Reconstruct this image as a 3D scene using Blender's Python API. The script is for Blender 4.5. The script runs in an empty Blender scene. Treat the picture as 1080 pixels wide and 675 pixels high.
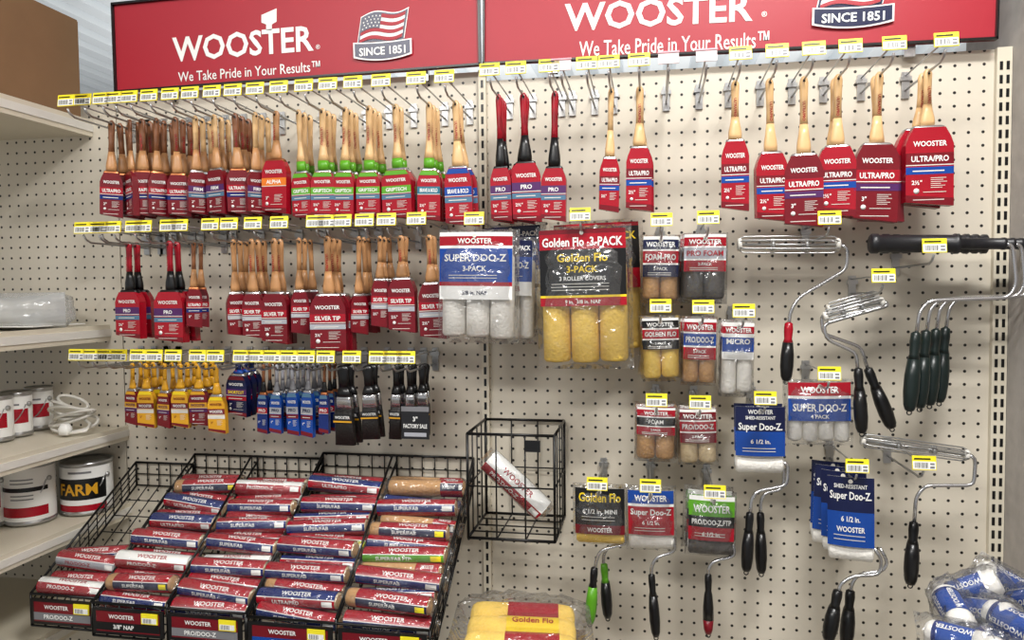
import bpy, math, random
from mathutils import Vector, Matrix
random.seed(7)
S=bpy.context.scene
S.view_settings.view_transform='Standard'
COLL=S.collection
F=780.0
CAM=Vector((0,-1.56,1.45))
R=(Matrix.Rotation(math.radians(10.6),3,'Z')@Matrix.Rotation(math.radians(87.6),3,'X')@Matrix.Rotation(math.radians(-.55),3,'Z'))
cd=bpy.data.cameras.new('camera'); cam=bpy.data.objects.new('camera',cd); COLL.objects.link(cam)
cam.location=CAM; cam.rotation_euler=R.to_euler(); cd.sensor_width=36; cd.lens=F/1080*36; cd.clip_start=.02
S.camera=cam
def P(px,py,d):
    v=R@Vector(((px-540)/F,(337.5-py)/F,-1)); t=(-d-CAM.y)/v.y
    return CAM+v*t
def PW(x0,x1,py,d): return abs(P(x1,py,d).x-P(x0,py,d).x)
def PH(px,y0,y1,d): return abs(P(px,y1,d).z-P(px,y0,d).z)

# ---------------- materials
def lin(c):
    c=c/255.0
    return c/12.92 if c<=.04045 else ((c+.055)/1.055)**2.4
MATS={}
PAL={ # name:(rgb,rough,metal,noise amount,noise scale,bump)
'red':((160,14,34),.26,0,.14,14,0),'darkred':((112,9,25),.28,0,.1,20,0),'signred':((164,24,42),.45,0,.04,3,0),
'white':((238,238,235),.35,0,.02,20,0),'offwhite':((218,215,207),.45,0,.05,20,0),'black':((14,14,16),.3,0,0,1,0),
'softblack':((24,24,28),.4,0,.1,60,.1),'wire':((11,11,12),.35,.3,0,1,0),
'wood':((186,136,90),.35,0,.12,60,0),'lightwood':((220,180,128),.32,0,.1,60,0),'darkwood':((136,86,54),.35,0,.15,60,0),
'steel':((200,200,202),.2,.9,.05,60,0),'zinc':((182,182,182),.28,.85,.05,60,0),'copper':((176,110,70),.3,.85,.05,60,0),
'green':((90,160,32),.35,0,.05,30,0),'darkgreen':((16,30,28),.35,0,.05,30,0),'teal':((26,104,128),.35,0,.05,30,0),
'steelblue':((74,112,140),.35,0,.1,30,0),
'blue':((16,66,150),.26,0,.08,20,0),'deepblue':((12,38,106),.26,0,.1,20,0),'navy':((12,22,64),.28,0,.05,30,0),'purple':((76,30,90),.35,0,.05,30,0),
'orange':((226,120,30),.35,0,.05,30,0),'yellow':((238,206,30),.4,0,.05,20,0),'tagyellow':((244,228,40),.4,0,0,1,0),
'gold':((216,158,34),.3,0,.1,20,0),'gray':((120,120,124),.5,0,.05,30,0),'silver':((180,182,190),.35,.3,.05,30,0),
'pink':((214,150,160),.5,0,.05,30,0),'tagclear':((205,185,185),.3,0,0,1,0),
'napwhite':((240,237,230),.95,0,.06,180,.5),'napyellow':((242,206,98),.95,0,.1,180,.5),'naptan':((196,152,102),.95,0,.2,180,.6),
'napcream':((222,200,160),.95,0,.15,180,.6),'foamgray':((82,78,76),.9,0,.2,200,.4),
'bristle':((24,20,19),.5,0,.4,260,.5),
'beige':((210,202,183),.45,0,.06,6,0),'kraft':((128,97,66),.8,0,.1,12,.05),'kraftdark':((96,72,50),.8,0,.1,12,.05),
'plaster':((172,166,160),.9,0,.2,30,.3),'floor':((120,114,106),.6,0,.2,4,0),'ceilmetal':((210,217,222),.35,.25,.06,3,0),
'farwall':((150,148,144),.8,0,.1,2,0)}
def mat(n):
    if n in MATS: return MATS[n]
    m=bpy.data.materials.new(n); m.use_nodes=True; nt=m.node_tree; b=nt.nodes['Principled BSDF']
    if n in('film','frost','bagfilm'):
        out=nt.nodes['Material Output']; tr=nt.nodes.new('ShaderNodeBsdfTransparent'); gl=nt.nodes.new('ShaderNodeBsdfGlossy'); gl.inputs['Roughness'].default_value=.14
        df=nt.nodes.new('ShaderNodeBsdfDiffuse'); df.inputs['Color'].default_value=(.85,.88,.9,1)
        lw=nt.nodes.new('ShaderNodeLayerWeight'); lw.inputs['Blend'].default_value=.3
        mr=nt.nodes.new('ShaderNodeMapRange'); mr.inputs['To Min'].default_value=.07 if n=='bagfilm' else .04; mr.inputs['To Max'].default_value=.55
        nt.links.new(lw.outputs['Fresnel'],mr.inputs['Value'])
        m1=nt.nodes.new('ShaderNodeMixShader'); m1.inputs[0].default_value=.3 if n=='frost' else .03
        nt.links.new(tr.outputs[0],m1.inputs[1]); nt.links.new(df.outputs[0],m1.inputs[2])
        m2=nt.nodes.new('ShaderNodeMixShader'); nt.links.new(mr.outputs[0],m2.inputs[0]); nt.links.new(m1.outputs[0],m2.inputs[1]); nt.links.new(gl.outputs[0],m2.inputs[2])
        nz=nt.nodes.new('ShaderNodeTexNoise'); nz.inputs['Scale'].default_value=24; nz.inputs['Detail'].default_value=1.5; nz.inputs['Distortion'].default_value=1.6; bp=nt.nodes.new('ShaderNodeBump'); bp.inputs['Strength'].default_value=.95 if n=='bagfilm' else .6; bp.inputs['Distance'].default_value=.016
        tc=nt.nodes.new('ShaderNodeTexCoord'); nt.links.new(tc.outputs['Object'],nz.inputs['Vector'])
        nt.links.new(nz.outputs['Fac'],bp.inputs['Height']); nt.links.new(bp.outputs['Normal'],gl.inputs['Normal'])
        nt.nodes.remove(b); nt.links.new(m2.outputs[0],out.inputs['Surface'])
    elif n=='peg':
        tc=nt.nodes.new('ShaderNodeTexCoord'); sx=nt.nodes.new('ShaderNodeSeparateXYZ'); nt.links.new(tc.outputs['Object'],sx.inputs[0])
        def mth(op,a,bv=None):
            k=nt.nodes.new('ShaderNodeMath'); k.operation=op
            for i,q in enumerate((a,bv)):
                if q is None: continue
                if isinstance(q,(int,float)): k.inputs[i].default_value=q
                else: nt.links.new(q,k.inputs[i])
            return k.outputs[0]
        d=[]
        for ax in (0,2):
            fr=mth('FRACT',mth('MULTIPLY',sx.outputs[ax],1/.0254)); c=mth('SUBTRACT',fr,.5); d.append(mth('MULTIPLY',c,c))
        r=mth('SQRT',mth('ADD',d[0],d[1]))
        mr=nt.nodes.new('ShaderNodeMapRange'); mr.inputs['From Min'].default_value=.10; mr.inputs['From Max'].default_value=.13
        nt.links.new(r,mr.inputs['Value'])
        nz=nt.nodes.new('ShaderNodeTexNoise'); nz.inputs['Scale'].default_value=5; nt.links.new(tc.outputs['Object'],nz.inputs['Vector'])
        cr=nt.nodes.new('ShaderNodeMix'); cr.data_type='RGBA'; nt.links.new(nz.outputs['Fac'],cr.inputs[0])
        cr.inputs[6].default_value=(lin(200),lin(192),lin(176),1); cr.inputs[7].default_value=(lin(216),lin(208),lin(192),1)
        mx=nt.nodes.new('ShaderNodeMix'); mx.data_type='RGBA'; nt.links.new(mr.outputs[0],mx.inputs[0])
        mx.inputs[6].default_value=(.012,.01,.009,1); nt.links.new(cr.outputs[2],mx.inputs[7])
        nt.links.new(mx.outputs[2],b.inputs['Base Color']); b.inputs['Roughness'].default_value=.42
    else:
        rgb,ro,me,na,ns,bu=PAL[n]; c=[lin(x) for x in rgb]
        b.inputs['Roughness'].default_value=ro; b.inputs['Metallic'].default_value=me
        b.inputs['Base Color'].default_value=(*c,1)
        if na>0 or bu>0:
            tc=nt.nodes.new('ShaderNodeTexCoord'); nz=nt.nodes.new('ShaderNodeTexNoise'); nz.inputs['Scale'].default_value=ns
            nt.links.new(tc.outputs['Object'],nz.inputs['Vector'])
            mx=nt.nodes.new('ShaderNodeMix'); mx.data_type='RGBA'; nt.links.new(nz.outputs['Fac'],mx.inputs[0])
            mx.inputs[6].default_value=(*[x*(1-na) for x in c],1); mx.inputs[7].default_value=(*[min(1,x*(1+na)) for x in c],1)
            nt.links.new(mx.outputs[2],b.inputs['Base Color'])
            if bu>0:
                bp=nt.nodes.new('ShaderNodeBump'); bp.inputs['Strength'].default_value=bu; bp.inputs['Distance'].default_value=.004
                nt.links.new(nz.outputs['Fac'],bp.inputs['Height']); nt.links.new(bp.outputs['Normal'],b.inputs['Normal'])
    MATS[n]=m; return m

# ---------------- text cache
TC={}
def textgeo(st,bold=True):
    k=(st,bold)
    if k in TC: return TC[k]
    cu=bpy.data.curves.new('t','FONT'); cu.body=st; cu.size=1; cu.resolution_u=2; cu.offset=.022 if bold else .006
    ob=bpy.data.objects.new('t',cu); COLL.objects.link(ob)
    dg=bpy.context.evaluated_depsgraph_get(); me=bpy.data.meshes.new_from_object(ob.evaluated_get(dg))
    vs=[(v.co.x,v.co.y) for v in me.vertices]; fs=[tuple(p.vertices) for p in me.polygons]
    bpy.data.objects.remove(ob); bpy.data.meshes.remove(me); bpy.data.curves.remove(cu)
    x0=min(v[0] for v in vs);x1=max(v[0] for v in vs);y0=min(v[1] for v in vs);y1=max(v[1] for v in vs)
    vs=[(v[0]-(x0+x1)/2,v[1]-(y0+y1)/2) for v in vs]
    TC[k]=(vs,fs,x1-x0,y1-y0); return TC[k]

class MB:
    def __init__(s): s.v=[];s.f=[];s.fm=[];s.sm=[];s.mats=[]
    def add(s,vs,fs,m,sm=False,T=None):
        if m not in s.mats: s.mats.append(m)
        i=s.mats.index(m); o=len(s.v)
        for v in vs:
            v=Vector(v); s.v.append(tuple(T@v) if T else tuple(v))
        for f in fs: s.f.append(tuple(a+o for a in f)); s.fm.append(i); s.sm.append(sm)
    def box(s,c,z,m,T=None):
        x,y,w=c; a,b,d=z[0]/2,z[1]/2,z[2]/2
        vs=[(x+i*a,y+j*b,w+k*d) for k in(-1,1) for j in(-1,1) for i in(-1,1)]
        s.add(vs,[(0,2,3,1),(4,5,7,6),(0,1,5,4),(2,6,7,3),(0,4,6,2),(1,3,7,5)],m,False,T)
    def tube(s,pts,r,m,n=6,closed=False,T=None):
        pts=[Vector(p) for p in pts]; N=len(pts); rs=r if isinstance(r,list) else [r]*N
        vs=[];fs=[]; up=None
        for i,p in enumerate(pts):
            if closed: t=(pts[(i+1)%N]-pts[i-1])
            else: t=(pts[min(i+1,N-1)]-pts[max(i-1,0)])
            t.normalize()
            if up is None:
                up=Vector((0,0,1)) if abs(t.z)<.9 else Vector((1,0,0))
            a=t.cross(up)
            if a.length<1e-5: a=t.cross(Vector((0,1,0)))
            a.normalize(); b=a.cross(t).normalized(); up=b
            for k in range(n):
                q=2*math.pi*k/n; vs.append(p+(a*math.cos(q)+b*math.sin(q))*rs[i])
        for i in range(N if closed else N-1):
            j=(i+1)%N
            for k in range(n): fs.append((i*n+k,i*n+(k+1)%n,j*n+(k+1)%n,j*n+k))
        if not closed: fs.append(tuple(range(n))[::-1]); fs.append(tuple((N-1)*n+k for k in range(n)))
        s.add(vs,fs,m,True,T)
    def lathe(s,prof,m,T=None,n=20,sm=True,cap=True):
        vs=[];fs=[]
        for r,z in prof:
            for k in range(n): q=2*math.pi*k/n; vs.append((r*math.cos(q),r*math.sin(q),z))
        for i in range(len(prof)-1):
            for k in range(n): fs.append((i*n+k,i*n+(k+1)%n,(i+1)*n+(k+1)%n,(i+1)*n+k))
        if cap: fs.append(tuple(range(n))[::-1]); fs.append(tuple((len(prof)-1)*n+k for k in range(n)))
        s.add(vs,fs,m,sm,T)
    def loft(s,rings,m,n=14,e=2.0,T=None):
        vs=[];fs=[]
        for z,cx,cy,hx,hy in rings:
            for k in range(n):
                q=2*math.pi*k/n; c,si=math.cos(q),math.sin(q)
                vs.append((cx+hx*math.copysign(abs(c)**(2/e),c),cy+hy*math.copysign(abs(si)**(2/e),si),z))
        for i in range(len(rings)-1):
            for k in range(n): fs.append((i*n+k,(i+1)*n+k,(i+1)*n+(k+1)%n,i*n+(k+1)%n))
        fs.append(tuple(range(n))); fs.append(tuple((len(rings)-1)*n+k for k in range(n))[::-1])
        s.add(vs,fs,m,True,T)
    def prism(s,o,y0,y1,m,T=None):
        n=len(o); vs=[(x,y0,z) for x,z in o]+[(x,y1,z) for x,z in o]
        fs=[tuple(range(n)),tuple(range(2*n-1,n-1,-1))]+[(i,i+n,(i+1)%n+n,(i+1)%n) for i in range(n)]
        s.add(vs,fs,m,False,T)
    def poly(s,o,y,m,T=None): s.add([(x,y,z) for x,z in o],[tuple(range(len(o)))],m,False,T)
    def rect(s,x0,z0,x1,z1,y,m,T=None,n=1):
        for i in range(n):
            a=x0+(x1-x0)*i/n; c=x0+(x1-x0)*(i+1)/n; s.poly([(a,z0),(c,z0),(c,z1),(a,z1)],y,m,T)
    def text(s,st,cx,cz,w,h,y,m,T=None,bold=True,shear=0):
        vs,fs,tw,th=textgeo(st,bold); kz=h/th; kx=min(kz,w/tw)
        s.add([(cx+a*kx+b*kz*shear,y,cz+b*kz) for a,b in vs],fs,m,False,T)
    def textwrap(s,st,cx,ca,w,h,ry,rz,m,T=None):
        vs,fs,tw,th=textgeo(st,True); kz=h/th; kx=min(kz,w/tw)
        s.add([(cx+a*kx,-ry*math.cos(ca+b*kz/ry),rz*math.sin(ca+b*kz/ry)) for a,b in vs],fs,m,False,T)
    def arc(s,x0,x1,a0,a1,ry,rz,m,T=None,n=8):
        vs=[];fs=[]
        for i in range(n+1):
            a=a0+(a1-a0)*i/n
            for x in (x0,x1): vs.append((x,-ry*math.cos(a),rz*math.sin(a)))
        for i in range(n): fs.append((2*i,2*i+1,2*i+3,2*i+2))
        s.add(vs,fs,m,True,T)
    def pillow(s,W,H,Th,m,cx=0,cy=0,cz=0,nx=8,nz=10,wr=.0015,T=None):
        for sg in (-1,1):
            vs=[];fs=[]
            for j in range(nz+1):
                for i in range(nx+1):
                    u=i/nx*2-1; v=j/nz*2-1
                    t=Th/2*((1-abs(u)**3)*(1-abs(v)**4))**.6+ (random.uniform(-wr,wr) if abs(u)<1 and abs(v)<1 else 0)
                    vs.append((cx+u*W/2,cy+sg*t,cz+v*H/2))
            for j in range(nz):
                for i in range(nx):
                    a=j*(nx+1)+i; q=(a,a+1,a+nx+2,a+nx+1); fs.append(q if sg<0 else q[::-1])
            s.add(vs,fs,m,True,T)
    def mesh(s,name):
        me=bpy.data.meshes.new(name); me.from_pydata(s.v,[],s.f)
        for m in s.mats: me.materials.append(mat(m))
        me.polygons.foreach_set('material_index',s.fm); me.polygons.foreach_set('use_smooth',s.sm); me.update(); return me
def axisM(p0,p1):
    p0=Vector(p0);p1=Vector(p1); d=p1-p0; q=Vector((0,0,1)).rotation_difference(d.normalized())
    return Matrix.Translation(p0)@q.to_matrix().to_4x4()

KIDS={}
def thing(name,parts,loc,label,cat,rot=(0,0,0),group=None,kind=None):
    if len(parts)==1: root=bpy.data.objects.new(name,parts[0][1].mesh(name))
    else:
        root=bpy.data.objects.new(name,None); root.empty_display_size=.02
    root.location=loc; root.rotation_euler=rot; COLL.objects.link(root)
    KIDS[root.name]=[]
    if len(parts)>1:
        for p in parts:
            c=bpy.data.objects.new(p[0],p[1].mesh(p[0])); c.parent=root; COLL.objects.link(c)
            if len(p)>2: c['label']=p[2]
            KIDS[root.name].append(c)
    if kind: root['kind']=kind
    root['label']=label
    if not kind: root['category']=cat
    if group: root['group']=group
    return root
def clone(root,loc,rot=None):
    r=root.copy(); COLL.objects.link(r); r.location=loc
    if rot is not None: r.rotation_euler=rot
    KIDS[r.name]=[]
    for c in KIDS[root.name]:
        k=c.copy(); k.parent=r; COLL.objects.link(k); KIDS[r.name].append(k)
    return r

# ---------------- room
XR=P(1061,300,0).x; XL=P(-260,300,0).x; XM=P(512,300,0).x; XL2=P(128,300,0).x
ZTL=P(127,98,.03).z+.004; ZTR=P(1050,47,.03).z; ZTOP=ZTR
def structure(name,mb,label): return thing(name,[(name,mb)],(0,0,0),label,'',kind='structure')
b=MB(); b.box((0,1.5,-.05),(9,10,.1),'floor'); structure('floor',b,'grey shop floor')
b=MB(); b.box((XR+.06,-.9,1.5),(.12,2.2,3.0),'plaster'); structure('wall_right',b,'rough grey plaster pillar wall beside the pegboard')
b=MB(); b.box((0,6.05,1.5),(9,.1,3.0),'farwall'); structure('wall_back',b,'far shop wall behind the display')
b=MB()
vs=[];fs=[]
prof=[(0,0),(.09,0),(.11,.06),(.16,.06)]
xs=[]; x=-4.5
while x<4.5:
    for dx,dz in prof: xs.append((x+dx,3.0+dz))
    x+=.18
for X,Z in xs: vs+= [(X,-3.5,Z),(X,6.1,Z)]
for i in range(len(xs)-1): fs.append((2*i,2*i+1,2*i+3,2*i+2))
b.add(vs,fs,'ceilmetal'); structure('ceiling',b,'corrugated light metal ceiling')
def panel(x0,x1,lab,zt):
    b=MB(); b.box(((x0+x1)/2,.004,(.15+zt)/2),(x1-x0-.003,.008,zt-.15),'peg')
    thing('pegboard_panel',[('pegboard_panel',b)],(0,0,0),lab,'pegboard',group='pegboard panels of the display')
panel(XL,XL2,'beige perforated pegboard panel behind the paint shelves',ZTL)
panel(XL2,XM,'beige perforated pegboard panel holding small brushes',ZTL)
panel(XM,XR,'beige perforated pegboard panel holding rollers and frames',ZTR)
for xx,w in ((XM,.016),(XR-.014,.026)):
    zt=ZTL if xx==XM else ZTR
    b=MB(); b.box((0,-.006,(zt+.15)/2),(w,.012,zt-.15),'beige'); z=.2
    while z<zt-.03:
        for sx in ((-w*.22,w*.22) if w>.02 else (0,)): b.rect(sx-.0028,z,sx+.0028,z+.016,-.0125,'black')
        z+=.0254
    thing('slotted_upright',[('slotted_upright',b)],(xx,0,0),'beige metal slotted upright strip between pegboards','upright')
b=MB(); b.box((0,0,0),(XR-XL,.4,.14),'beige'); b.box((0,-.19,-.01),(XR-XL,.01,.12),'darkred')
thing('base_shelf',[('base_shelf',b)],((XR+XL)/2,-.2,.075),'beige metal base shelf on the floor under the pegboard','shelf')

# ---------------- banners
def emblem(b,cx,cz,w,h,y):
    e=.0008; fw=w*.78; fh=h*.58; z0=cz-h*.10
    n=14; sh=.10
    def wav(u): return math.sin(u*6.0)*h*.06+ u*h*.10
    def strip(x0,x1,a,c,yy,m):
        for i in range(n):
            u0=x0+(x1-x0)*i/n; u1=x0+(x1-x0)*(i+1)/n
            g=lambda u,q:(cx+(u-.5)*fw+(q-.5)*sh*fw,z0+q*fh+wav(u))
            b.poly([g(u0,a),g(u1,a),g(u1,c),g(u0,c)],yy,m)
    strip(-.06,1.06,-.1,1.11,y-e,'white'); strip(-.04,1.04,-.1,1.06,y-2*e,'navy'); strip(0,1,0,1,y-3*e,'white')
    for i in range(4): strip(0,1,i*2/7,(i*2+1)/7,y-4*e,'signred')
    strip(0,.45,.42,1,y-5*e,'navy')
    for r in range(4):
        for c in range(5):
            u=.05+c*.085+(.03 if r%2 else 0); qq=.5+r*.13; X=cx+(u-.5)*fw+(qq-.5)*sh*fw; Z=z0+qq*fh+wav(u); q=w*.018
            b.poly([(X+q*(1 if k%2==0 else .45)*math.sin(k*math.pi/5),Z+q*(1 if k%2==0 else .45)*math.cos(k*math.pi/5)) for k in range(10)][::-1],y-6*e,'white')
    zr=cz-h*.27; N=12
    def rib(s,yy,m):
        for i in range(N):
            u0=-1+2*i/N; u1=-1+2*(i+1)/N; f=lambda u:-h*.10*(1-u*u)
            hw=w*.5+(s-1)*h
            b.poly([(cx+u0*hw,zr-h*.13-(s-1)*h*.8+f(u0)),(cx+u1*hw,zr-h*.13-(s-1)*h*.8+f(u1)),(cx+u1*hw*1.0,zr+h*.16+(s-1)*h*.8+f(u1)*.3),(cx+u0*hw,zr+h*.16+(s-1)*h*.8+f(u0)*.3)],yy,m)
    rib(1.04,y-7*e,'white'); rib(1.0,y-8*e,'navy')
    b.text('SINCE 1851',cx,zr-h*.045,w*.84,h*.19,y-9*e,'white')
DB=.03
def banner(pl,pr,words,lab):
    A=P(*pl,DB); B=P(*pr,DB); O=(A+B)/2; ang=math.atan2(B.z-A.z,B.x-A.x); w=(B-A).length; H=.2; b=MB()
    b.box((0,.004,H/2),(w-.003,.008,H),'signred')
    fr=MB()
    for X in(-w/2+.003,w/2-.003): fr.box((X,.0,H/2),(.004,.014,H),'black')
    fr.box((0,0,.002),(w-.003,.014,.004),'black'); fr.box((0,0,H),(w-.003,.014,.005),'black')
    for sx in (-.35,.35): fr.box((w*sx,.016,H/2-.02),(.02,.012,H),'steel')
    Mi=Matrix.Rotation(-ang,3,'Y').inverted()
    def L(px,py): q=Mi@(P(px,py,DB)-O); return q.x,q.z
    for it in words:
        if it[0] in 'tT':
            k,st,a,t,c,d=it; X0,Z0=L(a,(t+d)/2); X1,_z=L(c,(t+d)/2); Xc,Zc=L((a+c)/2,(t+d)/2); h=PH((a+c)/2,t,d,DB)
            b.text(st,(X0+X1)/2,Zc,X1-X0,h,-.0012,'white',bold=(k=='t'))
        elif it[0]=='e':
            _,cx,cy,w_,h_=it; X,Z=L(cx,cy); emblem(b,X,Z,PW(cx-w_/2,cx+w_/2,cy,DB),PH(cx,cy-h_/2,cy+h_/2,DB),-.0005)
        elif it[0]=='p':
            b.poly([L(*q) for q in it[1]],-.0012,'white')
    thing('store_banner',[('sign_board',b),('sign_frame',fr)],O,lab,'sign',rot=(0,-ang,0))
banner((122,98),(508,69),[('t','WOOSTER',182,33,331,60),('T','®',333,47,338,52),('T','We Take Pride in Your Results™',188,70,338,81),
 ('p',[(281,32),(281,26),(276,24),(276,16),(292,9),(292,23),(287,26),(287,32)]),('e',404,40,58,46)],'red sign board with white lettering and flag emblem')
banner((509,68.5),(1052,42),[('t','WOOSTER',590,-2,800,28),('T','®',803,12,809,18),('T','We Take Pride in Your Results™',611,38,811,55),
 ('p',[(724,-3),(724,-8),(718,-12),(718,-20),(744,-34),(744,-12),(738,-8),(738,-3)]),('e',899,3,82,52)],'long red sign board with white lettering and emblem')

# ---------------- hooks
def hook_parts(Lh=.2,tag='y',dz=.028):
    a=MB(); a.tube([(0,-.002,0),(0,-Lh*.9,.002),(0,-Lh*.97,.008),(0,-Lh,.016)],.0022,'zinc')
    a.tube([(0,-.002,dz),(0,-Lh-.002,dz+.004)],.0016,'zinc')
    p=MB(); p.box((0,-.003,dz/2-.004),(.014,.004,dz+.022),'zinc'); p.box((0,-.006,dz-.006),(.02,.006,.008),'zinc')
    t=MB(); T=Matrix.Translation((0,-Lh-.003,dz+.004))@Matrix.Rotation(math.radians(-8),4,'X')
    if tag=='y':
        t.box((0,0,0),(.038,.002,.024),'tagyellow',T); t.rect(-.018,-.0105,.018,.0025,-.0013,'white',T)
        x=-.015
        while x<.006:
            w=random.choice([.0006,.0009,.0014]); t.rect(x,-.0085,x+w,.0005,-.0016,'black',T); x+=w+.0011
        t.rect(.009,-.009,.016,-.0055,-.0016,'gray',T); t.rect(.009,-.003,.016,.0,-.0016,'gray',T)
        t.rect(-.016,.0055,.010,.008,-.0016,'black',T)
    else:
        t.box((0,0,0),(.036,.002,.022),'tagclear',T)
        t.box((0,-.001,.010),(.038,.003,.003),'pink',T)
    return [('hook_arm',a),('hook_backplate',p),('price_tag',t)]
HY=thing('peg_hook',hook_parts(),(0,0,0),'zinc wire peg hook with yellow price tag','hook',group='price-tagged hooks on the pegboard')
HC=thing('peg_hook',hook_parts(tag='c'),(0,0,0),'empty zinc peg hook with blank clear tag','hook',group='price-tagged hooks on the pegboard')
used=[0,0]
def hook(x,z,kind='y'):
    i=0 if kind=='y' else 1; H=(HY,HC)[i]
    if not used[i]: H.location=(x,0,z); used[i]=1; return H
    return clone(H,(x,0,z))

# ---------------- brushes
BR={
'wood':dict(h=('darkwood','wood'),f='copper',s='darkred',b='red',bt='white',t='ULTRA/PRO',sz='2',low='deepblue'),
'plain':dict(h=('lightwood','wood'),f='steel',s='darkred',b='purple',bt='white',t='FIRM',sz='2',low='steelblue'),
'alpha':dict(h=('wood','wood'),f='copper',s='red',b='orange',bt='white',t='ALPHA',sz='3'),
'grip':dict(h=('lightwood','green'),f='steel',s='red',b='green',bt='white',t='GRIPTECH',sz='2½',top='green',cut=.84,low='steelblue'),
'bold':dict(h=('lightwood','green'),f='steel',s='red',b='teal',bt='white',t='BRAVE & BOLD',sz='2½',top='green',cut=.84),
'navy':dict(h=('lightwood','lightwood'),f='steel',s='red',b='blue',bt='white',t='BRAVE & BOLD',sz='3',top='blue',low='steelblue'),
'pro':dict(h=('red','black'),f='black',s='red',b='purple',bt='white',t='PRO',sz='2½',low='steelblue'),
'ultra':dict(h=('lightwood','lightwood'),f='steel',s='red',b='darkred',bt='white',t='ULTRA/PRO',sz='2½',low='blue'),
'ultrap':dict(h=('lightwood','lightwood'),f='steel',s='darkred',b='red',bt='white',t='ULTRA/PRO',sz='3',low='purple'),
'silver':dict(h=('wood','wood'),f='steel',s='darkred',b='red',bt='white',t='SILVER TIP',sz='2½',low='silver'),
'yellow':dict(h=('gold','gold'),f='steel',s='gold',b='darkred',bt='white',t='WOOSTER',sz='2',wt='darkred',top='yellow',low='offwhite'),
'purple':dict(h=('gold','gold'),f='steel',s='darkred',b='gold',bt='purple',t='WOOSTER',sz='2',wt='white',top='gold',low='purple'),
'blueh':dict(h=('navy','blue'),f='steel',s='navy',b='purple',bt='yellow',t='SHORTCUT',sz='2',top='darkred',low='red'),
'art':dict(h=('silver','gray'),f='steel',s='blue',b='silver',bt='navy',t='PRO',sz='1',low='darkred',top='steelblue'),
'artb':dict(h=('darkwood','black'),f='copper',s='deepblue',b='red',bt='white',t='PRO',sz='1',top='steelblue'),
}
LAB={'wood':'wood-handled paintbrush in dark red cardboard sleeve','plain':'pale wood-handled brush in dark red sleeve','alpha':'wood-handled brush in red sleeve with orange band',
'grip':'wood and green handled brush with green-banded red sleeve','bold':'wood and green handled brush in red and teal sleeve','navy':'pale-handled wide brush in red and blue sleeve',
'pro':'red and black handled brush in red sleeve','ultra':'pale wood-handled angled brush in red sleeve','ultrap':'pale wood-handled brush in dark red sleeve',
'silver':'wood-handled brush in dark red sleeve','yellow':'small yellow-handled brush in yellow and maroon sleeve','purple':'small yellow-handled brush in maroon and yellow sleeve',
'blueh':'blue-handled brush in navy and purple card','art':'slim grey-handled detail brush in blue sleeve','artb':'slim dark-handled detail brush in deep blue sleeve',
'chip':'black-handled utility brush with black bristles'}
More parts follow.
